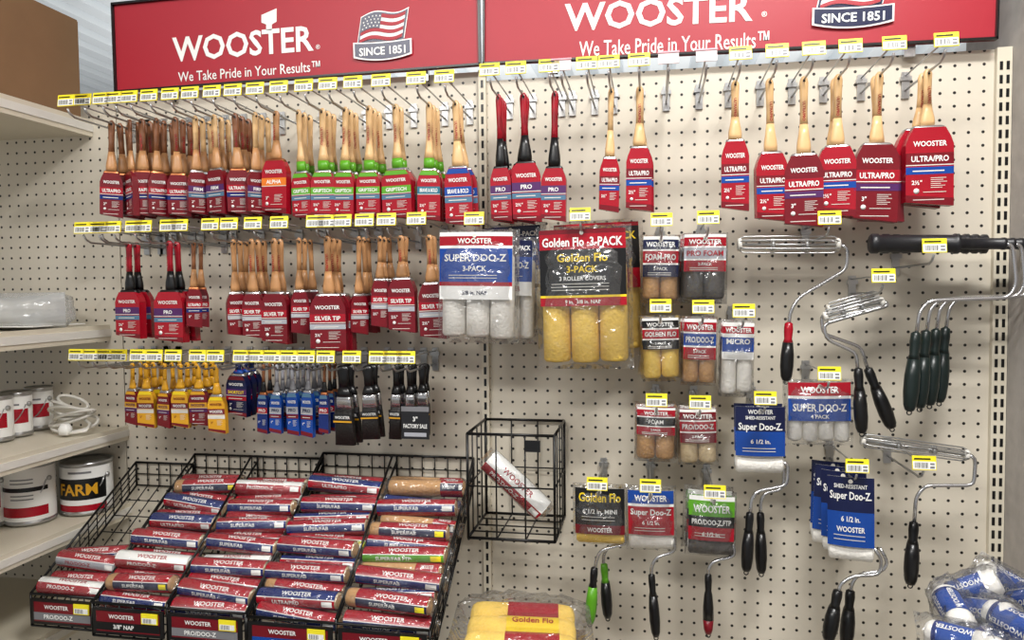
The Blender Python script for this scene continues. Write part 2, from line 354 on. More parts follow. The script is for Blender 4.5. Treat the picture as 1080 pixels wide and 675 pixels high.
def brush_parts(L,ls,W,kind):
    chip=kind=='chip'
    K=BR.get(kind,dict(h=('black','black'),f='steel',s=None)); h=MB(); f=MB(); s=MB()
    fl=.007 if not chip else .014; hl=ls-fl; wm=max(.0058,min(W*.25,.0125))
    if chip: wm=max(.008,W*.3)
    pr=[(0,.25),(.03,.5),(.08,.62),(.2,.58),(.45,.52),(.62,.58),(.75,.75),(.85,.93),(.92,1.0),(1,.98)]
    if chip: pr=[(0,.4),(.04,.8),(.15,1.0),(.4,.8),(.7,.75),(.9,1.1),(1,1.2)]
    def ring(t,w): return (.009-(hl+.009)*t,0,0,wm*w,max(.004,min(.0075,wm*w*.65)))
    ck=K.get('cut',.6); cut=next(i for i,p in enumerate(pr) if p[0]>=ck) 
    h.loft([ring(*p) for p in pr[:cut+1]],K['h'][0]); h.loft([ring(*p) for p in pr[cut:]],K['h'][1])
    h.poly([(.0022*math.cos(q*math.pi/4),.0022*math.sin(q*math.pi/4)+.0) for q in range(8)],-.0066,'black')
    th=max(.012,min(.022,W*.3))
    if not chip and W>.045: h.text('ULTRA/PRO',0,0,hl*.34,.005,-.0076,'red',T=Matrix.Translation((0,0,-hl*.42))@Matrix.Rotation(math.radians(90),4,'Y'))
    fe=-ls-.012
    f.loft([(-hl,0,0,W*.30,th*.32),(-hl-.002,0,0,W*.34,th*.4),(fe,0,0,W*.38,th*.45)],K['f'],e=5,n=20)
    f.loft([(-hl-.004,0,0,W*.355,th*.44),(-hl-.006,0,0,W*.355,th*.44)],K['f'],e=5,n=20)
    parts=[('brush_handle',h),('ferrule',f)]
    H=L-ls
    if K['s'] is None:
        s.loft([(-ls-.011,0,0,W*.37,th*.42),(-ls-H*.5,0,0,W*.42,th*.5),(-L,0,0,W*.46,th*.42)],'bristle',e=5,n=24)
        c=MB(); c.box((0,-th*.5-.002,-ls-H*.36),(W*.86,.0008,H*.2),'softblack'); c.text('WOOSTER',0,-ls-H*.33,W*.7,H*.07,-th*.5-.003,'white'); c.rect(-W*.43,-ls-H*.45,W*.43,-ls-H*.41,-th*.5-.003,'gold')
        parts+=[('bristles',s),('paper_band',c)]; return parts
    sl=min(W*.16,.008)
    o=[(-W*.33,-ls+H*.02),(-W*.44,-ls-H*.1),(-W*.5,-ls-H*.2),(-W*.5,-L+sl),(W*.5,-L),(W*.5,-ls-H*.2),(W*.44,-ls-H*.1),(W*.33,-ls+H*.02)]
    s.prism(o,-th/2,th/2,K['s']); Z=lambda q:-ls-H*q
    for sg in (1,-1):
        T=None if sg==1 else Matrix.Rotation(math.pi,4,'Z')
        y=-th/2-.0005
        if K.get('top'): s.poly([(-W*.42,Z(.08)),(W*.42,Z(.08)),(W*.33,Z(-.01)),(-W*.33,Z(-.01))],y-.0002,K['top'],T)
        s.text('WOOSTER',0,Z(.19),W*.70,H*.07,y-.0004,K.get('wt','white'),T)
        s.rect(-W*.499,Z(.46),W*.499,Z(.31),y,K['b'],T); s.text(K['t'],0,Z(.385),W*.78,H*.078,y-.0006,K['bt'],T)
        s.rect(-W*.499,Z(.472),W*.499,Z(.46),y,'offwhite',T)
        if K.get('low'): s.rect(-W*.499,Z(.585),W*.499,Z(.49),y,K['low'],T); s.rect(-W*.36,Z(.55),W*.3,Z(.535),y-.0004,'offwhite',T)
    y=-th/2-.0005
    if W>.022:
        s.text(K['sz']+'"',-W*.27,Z(.69),W*.26,H*.06,y,K.get('wt','white'))
        for q,w in ((.63,.26),(.655,.2),(.68,.28),(.705,.15),(.73,.24),(.755,.18)): s.rect(W*.02,Z(q+.007),W*(.08+w),Z(q),y,'offwhite')
    s.poly([(-W*.5,Z(.85)),(-W*.5,-L+sl+.001),(W*.5,-L+.001),(W*.5,Z(.9))],y,'darkred')
    if W>.04: 
        s.rect(-W*.35,Z(.92),W*.3,Z(.91),y-.0004,'offwhite'); s.lathe([(W*.06,0),(W*.06,.0004)],'white',T=Matrix.Translation((-W*.28,y,Z(.8)))@Matrix.Rotation(math.radians(90),4,'X'),n=12)
        s.rect(-W*.14,Z(.82),W*.34,Z(.812),y-.0002,'offwhite')
    parts.append(('cardboard_sleeve',s)); return parts
def brush(cx,ys,yb,w,kind,n,zarm,grp,d=.12,step=.026,hk='y',turn=0):
    xp=P(cx,(ys+yb)/2,d).x; zs=P(cx,ys,d).z; zb=P(cx,yb,d).z; W=PW(cx-w/2,cx+w/2,yb,d)
    L=zarm-zb; ls=zarm-zs
    def rz(): 
        return math.radians(random.uniform(turn*.6,turn*1.3) if turn else random.uniform(-9,9))
    r=thing('paintbrush' if kind!='chip' else 'utility_brush',brush_parts(L,ls,W,kind),(xp,-d,zarm-.002),LAB[kind],'paintbrush',
        rot=(0,math.radians(random.uniform(-2,2)),rz()),group=grp)
    for i in range(1,n):
        clone(r,(xp,-d+step*i,zarm-.002),(0,math.radians(random.uniform(-3,3)),rz()))
    if hk: hook(xp,zarm,hk)
Z1=P(322,87,.2).z-.031
Z1L=Z1-.007
G='paintbrushes on the top row of hooks'
for cx,ys,yb,w,k,n,tn in [(120,183,229,19,'wood',3,48),(139,182,228,19,'wood',3,-35),(152,182,228,22,'wood',3,20),(167,183,228,18,'wood',3,50),(187,185,228,20,'wood',4,50),(208,182,226,18,'plain',3,40),
 (228,180,226,22,'plain',3,-15),(250,180,226,22,'wood',4,25),(271,182,226,20,'plain',3,45),(293,170,225,28,'alpha',1,0),(317,183,230,20,'grip',3,0),(342,182,230,24,'grip',3,0),
 (366,182,230,22,'grip',3,0),(391,182,228,25,'grip',3,0),(419,180,230,32,'grip',2,0),(454,180,232,23,'bold',3,0),(482,178,238,28,'navy',2,0)]:
    brush(cx,ys,yb,w,k,n,Z1L,G,turn=tn)
for cx,ys,yb,w,k,n in [(527,178,233,22,'pro',3),(553,173,234,30,'pro',2),(586,178,233,26,'pro',1),(645,168,223,21,'ultra',1),(675,157,222,27,'ultra',2),
 (775,150,222,29,'ultra',1),(811,163,233,35,'ultra',1),(847,165,239,40,'ultrap',1),(883,156,228,39,'ultra',2),(926,154,234,47,'ultrap',2),(977,136,217,51,'ultra',2)]:
    brush(cx,ys,yb,w,k,n,Z1,G)
for t in (70,88): hook(P(t,85,.2).x,Z1L)
hook(P(619,85,.2).x,Z1)
for t in (592,705,745): hook(P(t,65,.2).x,Z1,'c')
Z2=P(265,236,.2).z-.031
G='paintbrushes on the middle row of hooks'
for cx,ys,yb,w,k,n,d,tn in [(138,308,356,28,'pro',2,.12,0),(181,308,360,31,'pro',2,.12,0),(206,305,345,14,'wood',2,.12,40),(248,310,354,18,'silver',3,.12,35),(267,310,356,21,'silver',3,.12,0),
 (291,310,362,28,'silver',2,.12,0),(317,308,352,17,'silver',3,.12,30),(347,312,370,36,'silver',3,.15,0),(380,312,352,18,'silver',3,.12,45),(402,296,345,18,'silver',3,.12,30),
 (424,295,350,28,'silver',2,.12,0),(454,300,357,27,'silver',2,.12,0)]:
    brush(cx,ys,yb,w,k,n,Z2,G,d=d,turn=tn)
for t in (88,104,120,142,190,345): hook(P(t,238,.2).x,Z2)
Z3=P(265,376,.2).z-.031
G='small brushes on the lower row of hooks'
for cx,ys,yb,w,k,n,d in [(141,412,447,14,'purple',3,.12),(155,412,450,17,'yellow',3,.12),(175,414,450,14,'purple',3,.12),(191,412,450,17,'yellow',3,.12),(210,412,448,19,'purple',3,.12),
 (252,396,438,23,'blueh',3,.12),(229,418,456,18,'yellow',1,.14),(279,416,456,11,'artb',3,.12),(293,416,456,12,'art',3,.12),(309,414,458,13,'art',3,.12),(326,414,460,13,'art',3,.12),(343,416,456,10,'artb',3,.12),
 (363,424,468,24,'chip',2,.12),(389,422,462,20,'chip',2,.12),(419,422,462,14,'chip',2,.1),(433,422,460,13,'chip',2,.1),(446,420,460,14,'chip',2,.1)]:
    brush(cx,ys,yb,w,k,n,Z3,G,d=d)
for t in (82,97,112,126): hook(P(t,372,.2).x,Z3)
b=MB(); W=PW(424,453,440,.12); H=PH(438,428,462,.12); b.box((0,0,0),(W,.001,H),'softblack')
b.text('FACTORY SALE',0,-H*.1,W*.85,H*.13,-.001,'white'); b.text('3"',0,H*.12,W*.4,H*.15,-.001,'white'); b.rect(-W*.4,-H*.42,W*.4,-H*.3,-.001,'silver'); b.rect(-W*.5,H*.35,W*.5,H*.5,-.001,'gray')
p=P(438,446,.13); thing('sale_card',[('sale_card',b)],p,'black hanging card with white sale lettering','card')

# ---------------- hanging packs
def hpack(cx,y0,y1,w,sp,d=.11,n=1,lab='',hk=True,rotz=0,name='roller_pack',grp='packaged mini rollers on hooks',roty=None):
    W=PW(cx-w/2,cx+w/2,(y0+y1)/2,d); H=PH(cx,y0,y1,d); p=P(cx,y0,d)
    nr=sp['n']; cf=sp['cf']; Rr=W/(2*nr)*.97; c=MB(); r=MB(); fm=MB()
    Rr=min(Rr,.032)
    if sp.get('hor'):
        Rh=sp.get('rh',.02); T=Matrix.Translation((-W*.48,0,-H+Rh))@Matrix.Rotation(math.radians(90),4,'Y')
        r.lathe([(Rh*.8,0),(Rh,W*.04),(Rh,W*.92),(Rh*.8,W*.96)],sp['nap'],T,24); r.lathe([(Rh*.45,-.001),(Rh*.45,W*.965)],'white',T,16)
        yc=-Rh-.001
    else:
        for i in range(nr):
            x=-W/2+W*(i+.5)/nr; T=Matrix.Translation((x,0,-H*.985+random.uniform(0,.004)))
            hh=H*(.985-sp.get('top',.12)); r.lathe([(Rr*.5,0),(Rr*.85,.001),(Rr,.006),(Rr,hh-.006),(Rr*.85,hh)],sp['nap'],T,22); r.lathe([(Rr*.45,-.001),(Rr*.45,.004)],'gray',T,14)
        yc=-Rr-.0012
    ch=H*cf
    c.rect(-W*.495,-ch,W*.495,0,yc+.0006,'offwhite',n=12)
    for a,e,m in sp['st']: c.rect(-W*.495,-ch*e,W*.495,-ch*a,yc-.0004,m,n=12)
    for st,q,hh,ww,m in sp['tx']: c.text(st,0,-ch*q,W*ww,ch*hh,yc-.0014,m)
    for q in sp.get('ln',()): c.rect(-W*.36,-ch*q-.0006,W*.3,-ch*q+.0006,yc-.0012,'offwhite',n=12)
    c.poly([(.004*math.cos(q*math.pi/4),.004*math.sin(q*math.pi/4)-.007) for q in range(8)],yc-.002,'offwhite')
    bul=sp.get('bul',Rr*.4 if not sp.get('hor') else .005)
    c.v=[(x,y-bul*(1-(2*x/W)**2),z) for x,y,z in c.v]
    Th=2*(-yc)+2*bul+.008
    parts=[('printed_card',c),('roller_cover',r)]
    if sp.get('film',1):
        fm.pillow(W*1.12,H*1.07,Th*1.12,'bagfilm',0,0,-H*.5,nx=12,nz=14,wr=.003); parts.append(('plastic_bag',fm))
    ry=math.radians(random.uniform(-1.5,1.5) if roty is None else roty)
    o=thing(name,parts,(p.x,-d,p.z),lab,'paint roller',rot=(0,ry,math.radians(rotz)),group=grp)
    for i in range(1,n): clone(o,(p.x+random.uniform(-.006,.006),-d+(-2*yc*.9+.004)*i,p.z),(0,math.radians(random.uniform(-4,4)),math.radians(rotz+random.uniform(-6,6))))
    if hk: hook(p.x,p.z-.007)
    return o
SPB=dict(n=3,nap='napwhite',cf=.62,top=.2,bul=.010,st=[(0,.06,'white'),(.06,.2,'red'),(.2,.24,'white'),(.24,.74,'blue'),(.74,.8,'red'),(.8,1,'white')],tx=[('WOOSTER',.13,.08,.6,'white'),('SUPER DOO-Z',.38,.11,.86,'white'),('3-PACK',.54,.08,.4,'white'),('3/8 in. NAP',.9,.06,.4,'navy')],ln=(.64,.68))
SPB2=dict(n=3,nap='napwhite',cf=.55,top=.2,bul=.010,st=[(0,.3,'navy'),(.3,.75,'blue'),(.75,1,'white')],tx=[('Super Doo-Z 3-PACK',.15,.11,.92,'white'),('SUPER DOO-Z',.45,.12,.86,'white'),('WOOSTER',.87,.09,.5,'red')],ln=(.65,))
SPG=dict(n=3,nap='napyellow',cf=.56,top=.25,bul=.010,st=[(0,.06,'darkred'),(.06,.26,'red'),(.26,.86,'black'),(.86,.89,'yellow'),(.89,1,'red')],tx=[('Golden Flo  3-PACK',.165,.12,.92,'white'),('Golden Flo',.37,.11,.66,'yellow'),('3-PACK',.52,.09,.5,'yellow'),('3 ROLLER COVERS',.64,.055,.7,'white'),('9 in.  3/8 in. NAP',.945,.05,.5,'white')],ln=(.71,.75,.79))
SPG2=dict(n=3,nap='napyellow',cf=.5,top=.25,bul=.01,st=[(0,.06,'red'),(.06,.7,'black'),(.7,1,'red')],tx=[('Golden Flo 3-PACK',.2,.12,.92,'yellow')],ln=(.4,.5))
G='plastic bags of three roller covers'
hpack(543,240,350,60,SPB2,d=.045,lab='bag of white roller covers, navy header card',hk=False,rotz=-6,name='roller_cover_bag',grp=G,roty=-2)
hpack(544,254,358,44,SPB2,d=.105,lab='white roller bag tucked behind the front one',hk=False,rotz=-12,name='roller_cover_bag',grp=G,roty=2)
hpack(505,246,358,76,SPB,d=.165,n=1,lab='clear bag of three white roller covers, blue card',name='roller_cover_bag',grp=G)
hpack(628,237,372,88,SPG2,d=.06,n=1,lab='bag of yellow roller covers with black card',name='roller_cover_bag',grp=G,hk=False,rotz=5,roty=-2)
hpack(615,243,384,90,SPG,d=.145,n=1,lab='clear bag of three fluffy yellow roller covers',name='roller_cover_bag',grp=G)
def st(main,band,t,nap,n=2,cf=.62,top='WOOSTER',t2=None,**k):
    d=dict(n=n,nap=nap,cf=cf,top=.2,st=[(0,.08,'white'),(.08,.32,main),(.32,.36,'white'),(.36,.66,band),(.66,.70,'white'),(.70,1,main)],tx=[(top,.2,.13,.82,'white'),(t,.51,.15,.86,'white' if band!='silver' else 'red'),(t2 or '2-PACK',.80,.08,.4,'white')],ln=(.90,.95)); d.update(k); return d
for cx,y0,y1,w,sp,lab in [
 (697,250,318,37,st('navy','red','FOAM-PRO','naptan'),'small pack of tan mini rollers, navy card'),
 (743,248,318,44,st('red','silver','PRO FOAM','foamgray',cf=.55),'clear pack of grey foam mini rollers'),
 (696,335,400,38,st('black','red','GOLDEN FLO','napyellow',cf=.5),'small pack of yellow mini rollers, dark card'),
 (738,336,404,34,st('red','blue','PRO/DOO-Z','naptan'),'pack of mini rollers, red and blue card'),
 (778,340,416,33,st('red','blue','MICRO','napwhite',cf=.5,top='WOOSTER',st=[(0,.1,'white'),(.1,.3,'red'),(.3,.4,'white'),(.4,.8,'blue'),(.8,1,'white')]),'clear pack of white mini rollers'),
 (692,428,485,40,st('red','black','FOAM','naptan',cf=.5),'small pack of brown foam mini rollers'),
 (735,430,488,38,st('darkred','red','PRO/DOO-Z','napcream',cf=.6),'small pack of cream mini rollers, red card')]:
    hpack(cx,y0,y1,w,sp,n=2,lab=lab)
SPM=dict(n=4,nap='napwhite',cf=.62,top=.3,st=[(0,.35,'red'),(.35,.42,'white'),(.42,1,'blue')],tx=[('WOOSTER',.19,.17,.6,'white'),('SUPER DOO-Z',.65,.2,.85,'white'),('4 PACK',.88,.1,.3,'white')])
hpack(862,402,467,66,SPM,n=1,lab='pack of four short white rollers, blue card')
def bl(t,main,b2,nap,**k):
    d=dict(n=1,hor=1,nap=nap,cf=.72,rh=.019,film=0,st=[(0,.3,main),(.3,.36,'white'),(.36,1,b2)],tx=[('WOOSTER',.17,.14,.7,'white'),(t,.5,.18,.88,'white'),('6 1/2 in.',.72,.09,.4,'white')],ln=(.84,.9)); d.update(k); return d
GG='carded mini roller kits on hooks'
hpack(800,427,498,52,bl('Super Doo-Z','navy','blue','napwhite',st=[(0,.12,'navy'),(.12,.5,'navy'),(.5,1,'blue')],tx=[('WOOSTER',.1,.09,.5,'white'),('SHED-RESISTANT',.22,.07,.6,'white'),('Super Doo-Z.',.42,.19,.88,'white'),('6 1/2 in.',.7,.09,.4,'white')]),lab='blue card kit with white mini roller',name='roller_kit',grp=GG,d=.12,n=2)
hpack(633,512,572,52,bl('3/4 in. NAP','black','black','napyellow',cf=.8,rh=.016,film=1,st=[(0,.8,'black'),(.8,1,'darkred')],tx=[('Golden Flo',.2,.2,.84,'yellow'),('6 1/2 in. MINI',.5,.1,.7,'white'),('WOOSTER',.9,.1,.5,'white')],ln=(.62,.69)),lab='mostly black card kit with gold roller',name='roller_kit',grp=GG,d=.12)
hpack(686,514,578,48,bl('Super Doo-Z','blue','red','napwhite',film=1),lab='blue and red card kit with white roller',name='roller_kit',grp=GG,d=.12)
hpack(750,520,584,48,bl('PRO/DOO-Z FTP','green','red','foamgray',film=1,st=[(0,.1,'white'),(.1,.45,'green'),(.45,.7,'black'),(.7,1,'red')],tx=[('WOOSTER',.28,.17,.8,'white'),('PRO/DOO-Z FTP',.58,.12,.85,'white'),('6 1/2 in.',.85,.1,.4,'white')]),lab='green and red card kit with mini roller',name='roller_kit',grp=GG,d=.12,n=2)
hpack(897,500,590,48,bl('Super Doo-Z','navy','blue','napwhite',cf=.8,st=[(0,.5,'navy'),(.5,1,'blue')],tx=[('SHED-RESISTANT',.13,.06,.7,'white'),('Super Doo-Z.',.28,.15,.88,'white'),('6 1/2 in.',.6,.08,.4,'white'),('WOOSTER',.75,.08,.6,'white')]),lab='tall navy and blue card kit with white roller',name='roller_kit',grp=GG,d=.16,n=4,rotz=-14)

# ---------------- roller frames
def grip(b,p0,p1,r,m1,m2,cut=.3):
    T=axisM(p0,p1); L=(Vector(p1)-Vector(p0)).length
    pr=[(.35,0),(.62,.02),(.7,.12),(.6,.28),(.78,.34),(1,.55),(1.02,.75),(.85,.92),(.6,.985),(.2,1)]
    k=[i for i,p in enumerate(pr) if p[1]>=cut][0]
    b.lathe([(a*r,z*L) for a,z in pr[:k+1]],m1,T,14); b.lathe([(a*r,z*L) for a,z in pr[k:]],m2,T,14)
def frame(cage,wire,g0,g1,style,lab,d=.11,m1='black',m2='black',gr=.0125,cr=.015,n=1,off=(0,.02,0),name='mini_paint_roller',group=None,cut=.3):
    O=P(*((cage[0]) if cage else wire[0]),d)
    L=lambda q,dd=0:P(q[0],q[1],d+dd)-O
    parts=[]
    if cage:
        a,c=L(cage[0]),L(cage[1]); T=axisM(a,c); ln=(c-a).length; g=MB()
        if style=='cage':
            for k in range(6):
                q=k*math.pi/3; x,y=cr*math.cos(q),cr*math.sin(q)
                g.tube([(x*.6,y*.6,0),(x,y,ln*.06),(x*1.05,y*1.05,ln*.5),(x,y,ln*.94),(x*.6,y*.6,ln)],.0014,'zinc',T=T)
            for z in (0,.33,.66,.96): g.lathe([(cr*.75,z*ln),(cr*.8,z*ln+.003),(cr*.8,z*ln+.005),(cr*.7,z*ln+.007)],'offwhite' if z in(0,.96) else 'zinc',T,18)
            g.tube([(0,0,0),(0,0,ln+.006)],.0025,'zinc',T=T)
        elif style=='tube':
            g.lathe([(cr*.8,0),(cr,.003),(cr,ln*.06),(cr*.88,ln*.07),(cr*.88,ln*.62),(cr,ln*.63),(cr,ln*.66),(cr*.55,ln*.67),(cr*.55,ln*.97),(cr*.6,ln*.975),(cr*.6,ln)],'softblack',T,20)
        parts.append(('roller_cage',g))
    w=MB(); pts=[L(q) for q in wire]
    sm=[pts[0]]
    for i in range(1,len(pts)-1):
        p,q,r=pts[i-1],pts[i],pts[i+1]; a=q+(p-q)*min(.4,.012/(p-q).length); c=q+(r-q)*min(.4,.012/(r-q).length)
        for t in (0,.33,.66,1): sm.append(a*(1-t)**2+q*2*t*(1-t)+c*t*t)
    sm.append(pts[-1]); w.tube(sm,.0034,'steel',8)
    h=MB(); grip(h,L(g0),L(g1),gr,m1,m2,cut); hh=L(g1); h.tube([hh+Vector((.004*math.cos(t*.785),0,.004*math.sin(t*.785)-.002)) for t in range(8)],.0012,'black',5,closed=True)
    parts+= [('wire_shank',w),('grip_handle',h)]
    o=thing(name,parts,O,lab,'paint roller',group=group)
    for i in range(1,n): clone(o,O+Vector(off)*i)
    return o
G='roller frames hanging on hooks'
frame([(778,258),(886,258)],[(886,258),(894,262),(893,284),(842,314),(833,330),(832,345)],(832,340),(829,402),'cage','wire cage roller frame with red and black handle',m1='red',m2='black',gr=.012,group=G)
hook(P(862,262,.11).x,P(862,250,.11).z-.005)
frame([(917,257),(1060,257)],[(1060,257),(1068,259),(1072,300),(1064,314),(980,317),(970,328),(966,355)],(966,350),(959,434),'tube','heavy black roller frame with dark green handle',d=.17,m1='darkgreen',m2='darkgreen',gr=.0125,cr=.0175,n=4,off=(.0265,.03,.001),group=G)
hook(P(965,262,.11).x,P(968,262,.2).z-.028)
frame([(932,318),(870,334)],[(932,318),(938,322),(868,342),(872,358),(903,372),(905,395)],(905,388),(909,457),'cage','small roller frame with black handle',gr=.012,cr=.011,d=.13,group=G)
frame([(926,312),(874,326)],[(926,312),(866,332),(868,352),(908,366),(916,392)],(915,388),(941,452),'cage','small roller frame with tilted black handle',gr=.013,cr=.011,d=.08,group=G)
hook(P(915,300,.11).x,P(915,310,.11).z)
frame([(908,464),(1022,480)],[(1022,480),(1029,484),(1027,512),(976,512),(966,524),(964,555)],(964,550),(960,617),'cage','long wire cage roller frame, black handle',gr=.0125,cr=.012,d=.12,group=G)
hook(P(955,480,.11).x,P(955,494,.11).z)
frame(None,[(826,488),(831,490),(830,512),(798,518),(792,528),(791,545)],(791,540),(787,603),'','wire mini roller frame with black handle',d=.12,gr=.011,group=G)
frame(None,[(822,486),(827,496),(826,516),(806,520),(802,530),(802,545)],(802,540),(803,605),'','wire mini roller frame with black handle',d=.08,gr=.011,group=G)
frame(None,[(658,562),(660,574),(634,580),(629,590),(627,603)],(627,598),(622,658),'','mini roller frame with green and black handle',d=.12,m1='black',m2='green',gr=.011,group=G)
frame(None,[(655,560),(657,572),(640,578),(636,588),(637,600)],(637,594),(641,652),'','mini roller frame with green and black handle',d=.08,m1='green',m2='black',gr=.011,group=G)
frame(None,[(710,568),(712,582),(692,588),(687,598),(687,612)],(687,605),(692,672),'','mini roller frame with slim black handle',d=.12,gr=.01,group=G)
frame(None,[(773,574),(775,587),(752,592),(747,600),(747,612)],(747,605),(747,669),'','mini roller frame with black and red handle',d=.12,m1='black',m2='darkred',gr=.01,group=G,cut=.7)
frame(None,[(922,578),(930,590),(928,606),(898,608),(886,616),(884,628)],(884,622),(873,676),'','mini roller frame with black handle',d=.16,gr=.013,group=G)
frame(None,[(928,578),(936,592),(932,602),(905,606),(898,616),(897,628)],(897,622),(892,682),'','mini roller frame with black handle',d=.1,gr=.013,group=G)

# ---------------- slim wire basket with a roller tube
O=P(545,545,0); b=MB()
x0,x1=P(514,500,0).x,P(596,500,0).x; zt=P(560,442,0).z; zb=P(560,541,0).z; D=.175
def seg(b,p,q,r): b.tube([Vector(p)-O,Vector(q)-O],r,'wire')
for z in (zt,(zt+zb)/2,zb):
    rr=.003 if z in (zt,zb) else .0017
    for y in (-.012,-D): seg(b,(x0,y,z),(x1,y,z),rr)
    for x in (x0,x1): seg(b,(x,-.012,z),(x,-D,z),rr)
for i in range(4):
    x=x0+(x1-x0)*i/3; rr=.003 if i in(0,3) else .0017
    for y in (-.012,-D): seg(b,(x,y,zt),(x,y,zb),rr)
    seg(b,(x,-.012,zb),(x,-D,zb),.0017)
for j in (1,2,3):
    y=-.012-(D-.012)*j/4
    for x in (x0,x1): seg(b,(x,y,zt),(x,y,zb),.0016)
    seg(b,(x0,y,zb),(x1,y,zb),.0016)
t=MB(); q=P(562,488,D)-O; t.box((q.x,-D-.004,zt-.02-O.z),(.03,.003,.022),'black')
thing('wire_basket',[('wire_frame',b),('label_clip',t)],O,'small black wire basket hooked on the pegboard','basket')
def rollpack(L,ry,rz,kind):
    c=MB(); r=MB(); w=MB()
    K={'fab':('red','deepblue','SUPER/FAB','napcream'),'tan':('red','navy','SUPER/FAB','naptan'),'bare':('red','navy','SUPER/FAB','naptan'),'doo':('red','silver','PRO/DOO-Z','napwhite'),'ftp':('red','green','SUPER/FAB FTP','napcream'),'navy':('deepblue','red','ULTRA/PRO','napcream'),'wht':('white','red','PRO/DOO-Z','napwhite')}[kind]
    n=18; vs=[];fs=[]
    prof=[(-.5,.7),(-.49,.93),(-.45,1),(.45,1),(.49,.93),(.5,.7)]
    for x,k in prof:
        for i in range(n): a=2*math.pi*i/n; vs.append((x*L,-ry*k*math.cos(a),rz*k*math.sin(a)))
    for j in range(len(prof)-1):
        for i in range(n): fs.append((j*n+i,(j+1)*n+i,(j+1)*n+(i+1)%n,j*n+(i+1)%n))
    r.add(vs,fs,K[3],True)
    for sg in(-1,1):
        r.add([(sg*L*.5,-ry*.7*math.cos(2*math.pi*i/n),rz*.7*math.sin(2*math.pi*i/n)) for i in range(n)],[tuple(range(n)) if sg>0 else tuple(range(n))[::-1]],'naptan')
    a0,a1=ry+.0007,rz+.0007; ee=.0004; x0,x1=-L*.5,L*.5
    if kind=='tan': x0,x1=-L*.36,L*.5
    if kind=='bare': x0,x1=L*.2,L*.49
    d2=math.radians
    c.arc(x0,x1,d2(14),d2(130),a0,a1,K[0]); c.arc(x0,x1,d2(9),d2(14),a0,a1,'white',n=2); c.arc(x0,x1,d2(-40),d2(9),a0,a1,K[1]); c.arc(x0,x1,d2(-110),d2(-40),a0,a1,'red' if kind!='navy' else 'navy')
    cx=(x0+x1)/2; wl=x1-x0; Mc='white' if K[0]!='white' else 'red'
    c.textwrap('WOOSTER',cx,d2(42),wl*.56,ry*.5,a0+ee,a1+ee,Mc)
    c.textwrap(K[2],cx-wl*.12,d2(-15),wl*.56,ry*.42,a0+ee,a1+ee,'red' if K[1]=='silver' else 'white')
    c.arc(x1-wl*.16,x1-wl*.03,d2(-32),d2(2),a0+ee,a1+ee,'tagyellow' if kind in('tan','ftp') else 'white',n=3)
    vs=[];fs=[]; prof=[(-.58,.85,.1),(-.53,.95,.6),(-.49,1.05,1.03),(-.2,1.07,1.09),(0,1.1,1.06),(.25,1.07,1.09),(.49,1.05,1.03),(.53,.95,.6),(.58,.85,.1)]
    for x,k,k2 in prof:
        for i in range(n): a=2*math.pi*i/n; q=random.uniform(.99,1.06); vs.append((x*L,-ry*k2*math.cos(a)*q,rz*k*math.sin(a)*q))
    fs=[(j*n+i,(j+1)*n+i,(j+1)*n+(i+1)%n,j*n+(i+1)%n) for j in range(len(prof)-1) for i in range(n)]
    w.add(vs,fs,'bagfilm',True)
    return [('roller_cover',r),('printed_label',c),('plastic_wrapper',w)]
RL={'fab':'wrapped roller cover with red and blue label','tan':'wrapped tan roller cover with red label','bare':'wrapped tan roller cover with mostly bare nap','doo':'wrapped roller cover with red and silver label','ftp':'wrapped roller cover with red and green label','navy':'wrapped roller cover with blue and red label','wht':'wrapped white roller cover with red label'}
RK={}
def place_roll(kind,L,loc,rot,ry=.019,grp='wrapped roller covers in the wire baskets'):
    k=(kind,round(L,3),ry)
    if k not in RK: RK[k]=thing('wrapped_roller_cover',rollpack(L,ry,ry*.86 if ry<.02 else ry,kind),loc,RL[kind],'paint roller cover',rot=rot,group=grp); return RK[k]
    return clone(RK[k],loc,rot)
p=P(544,511,.10); o=place_roll('wht',.15,(p.x,-.10,p.z),(math.radians(10),math.radians(42),0),.0235,grp='roller cover in slim basket')
o['label']='wrapped white roller cover leaning diagonally in wire basket'

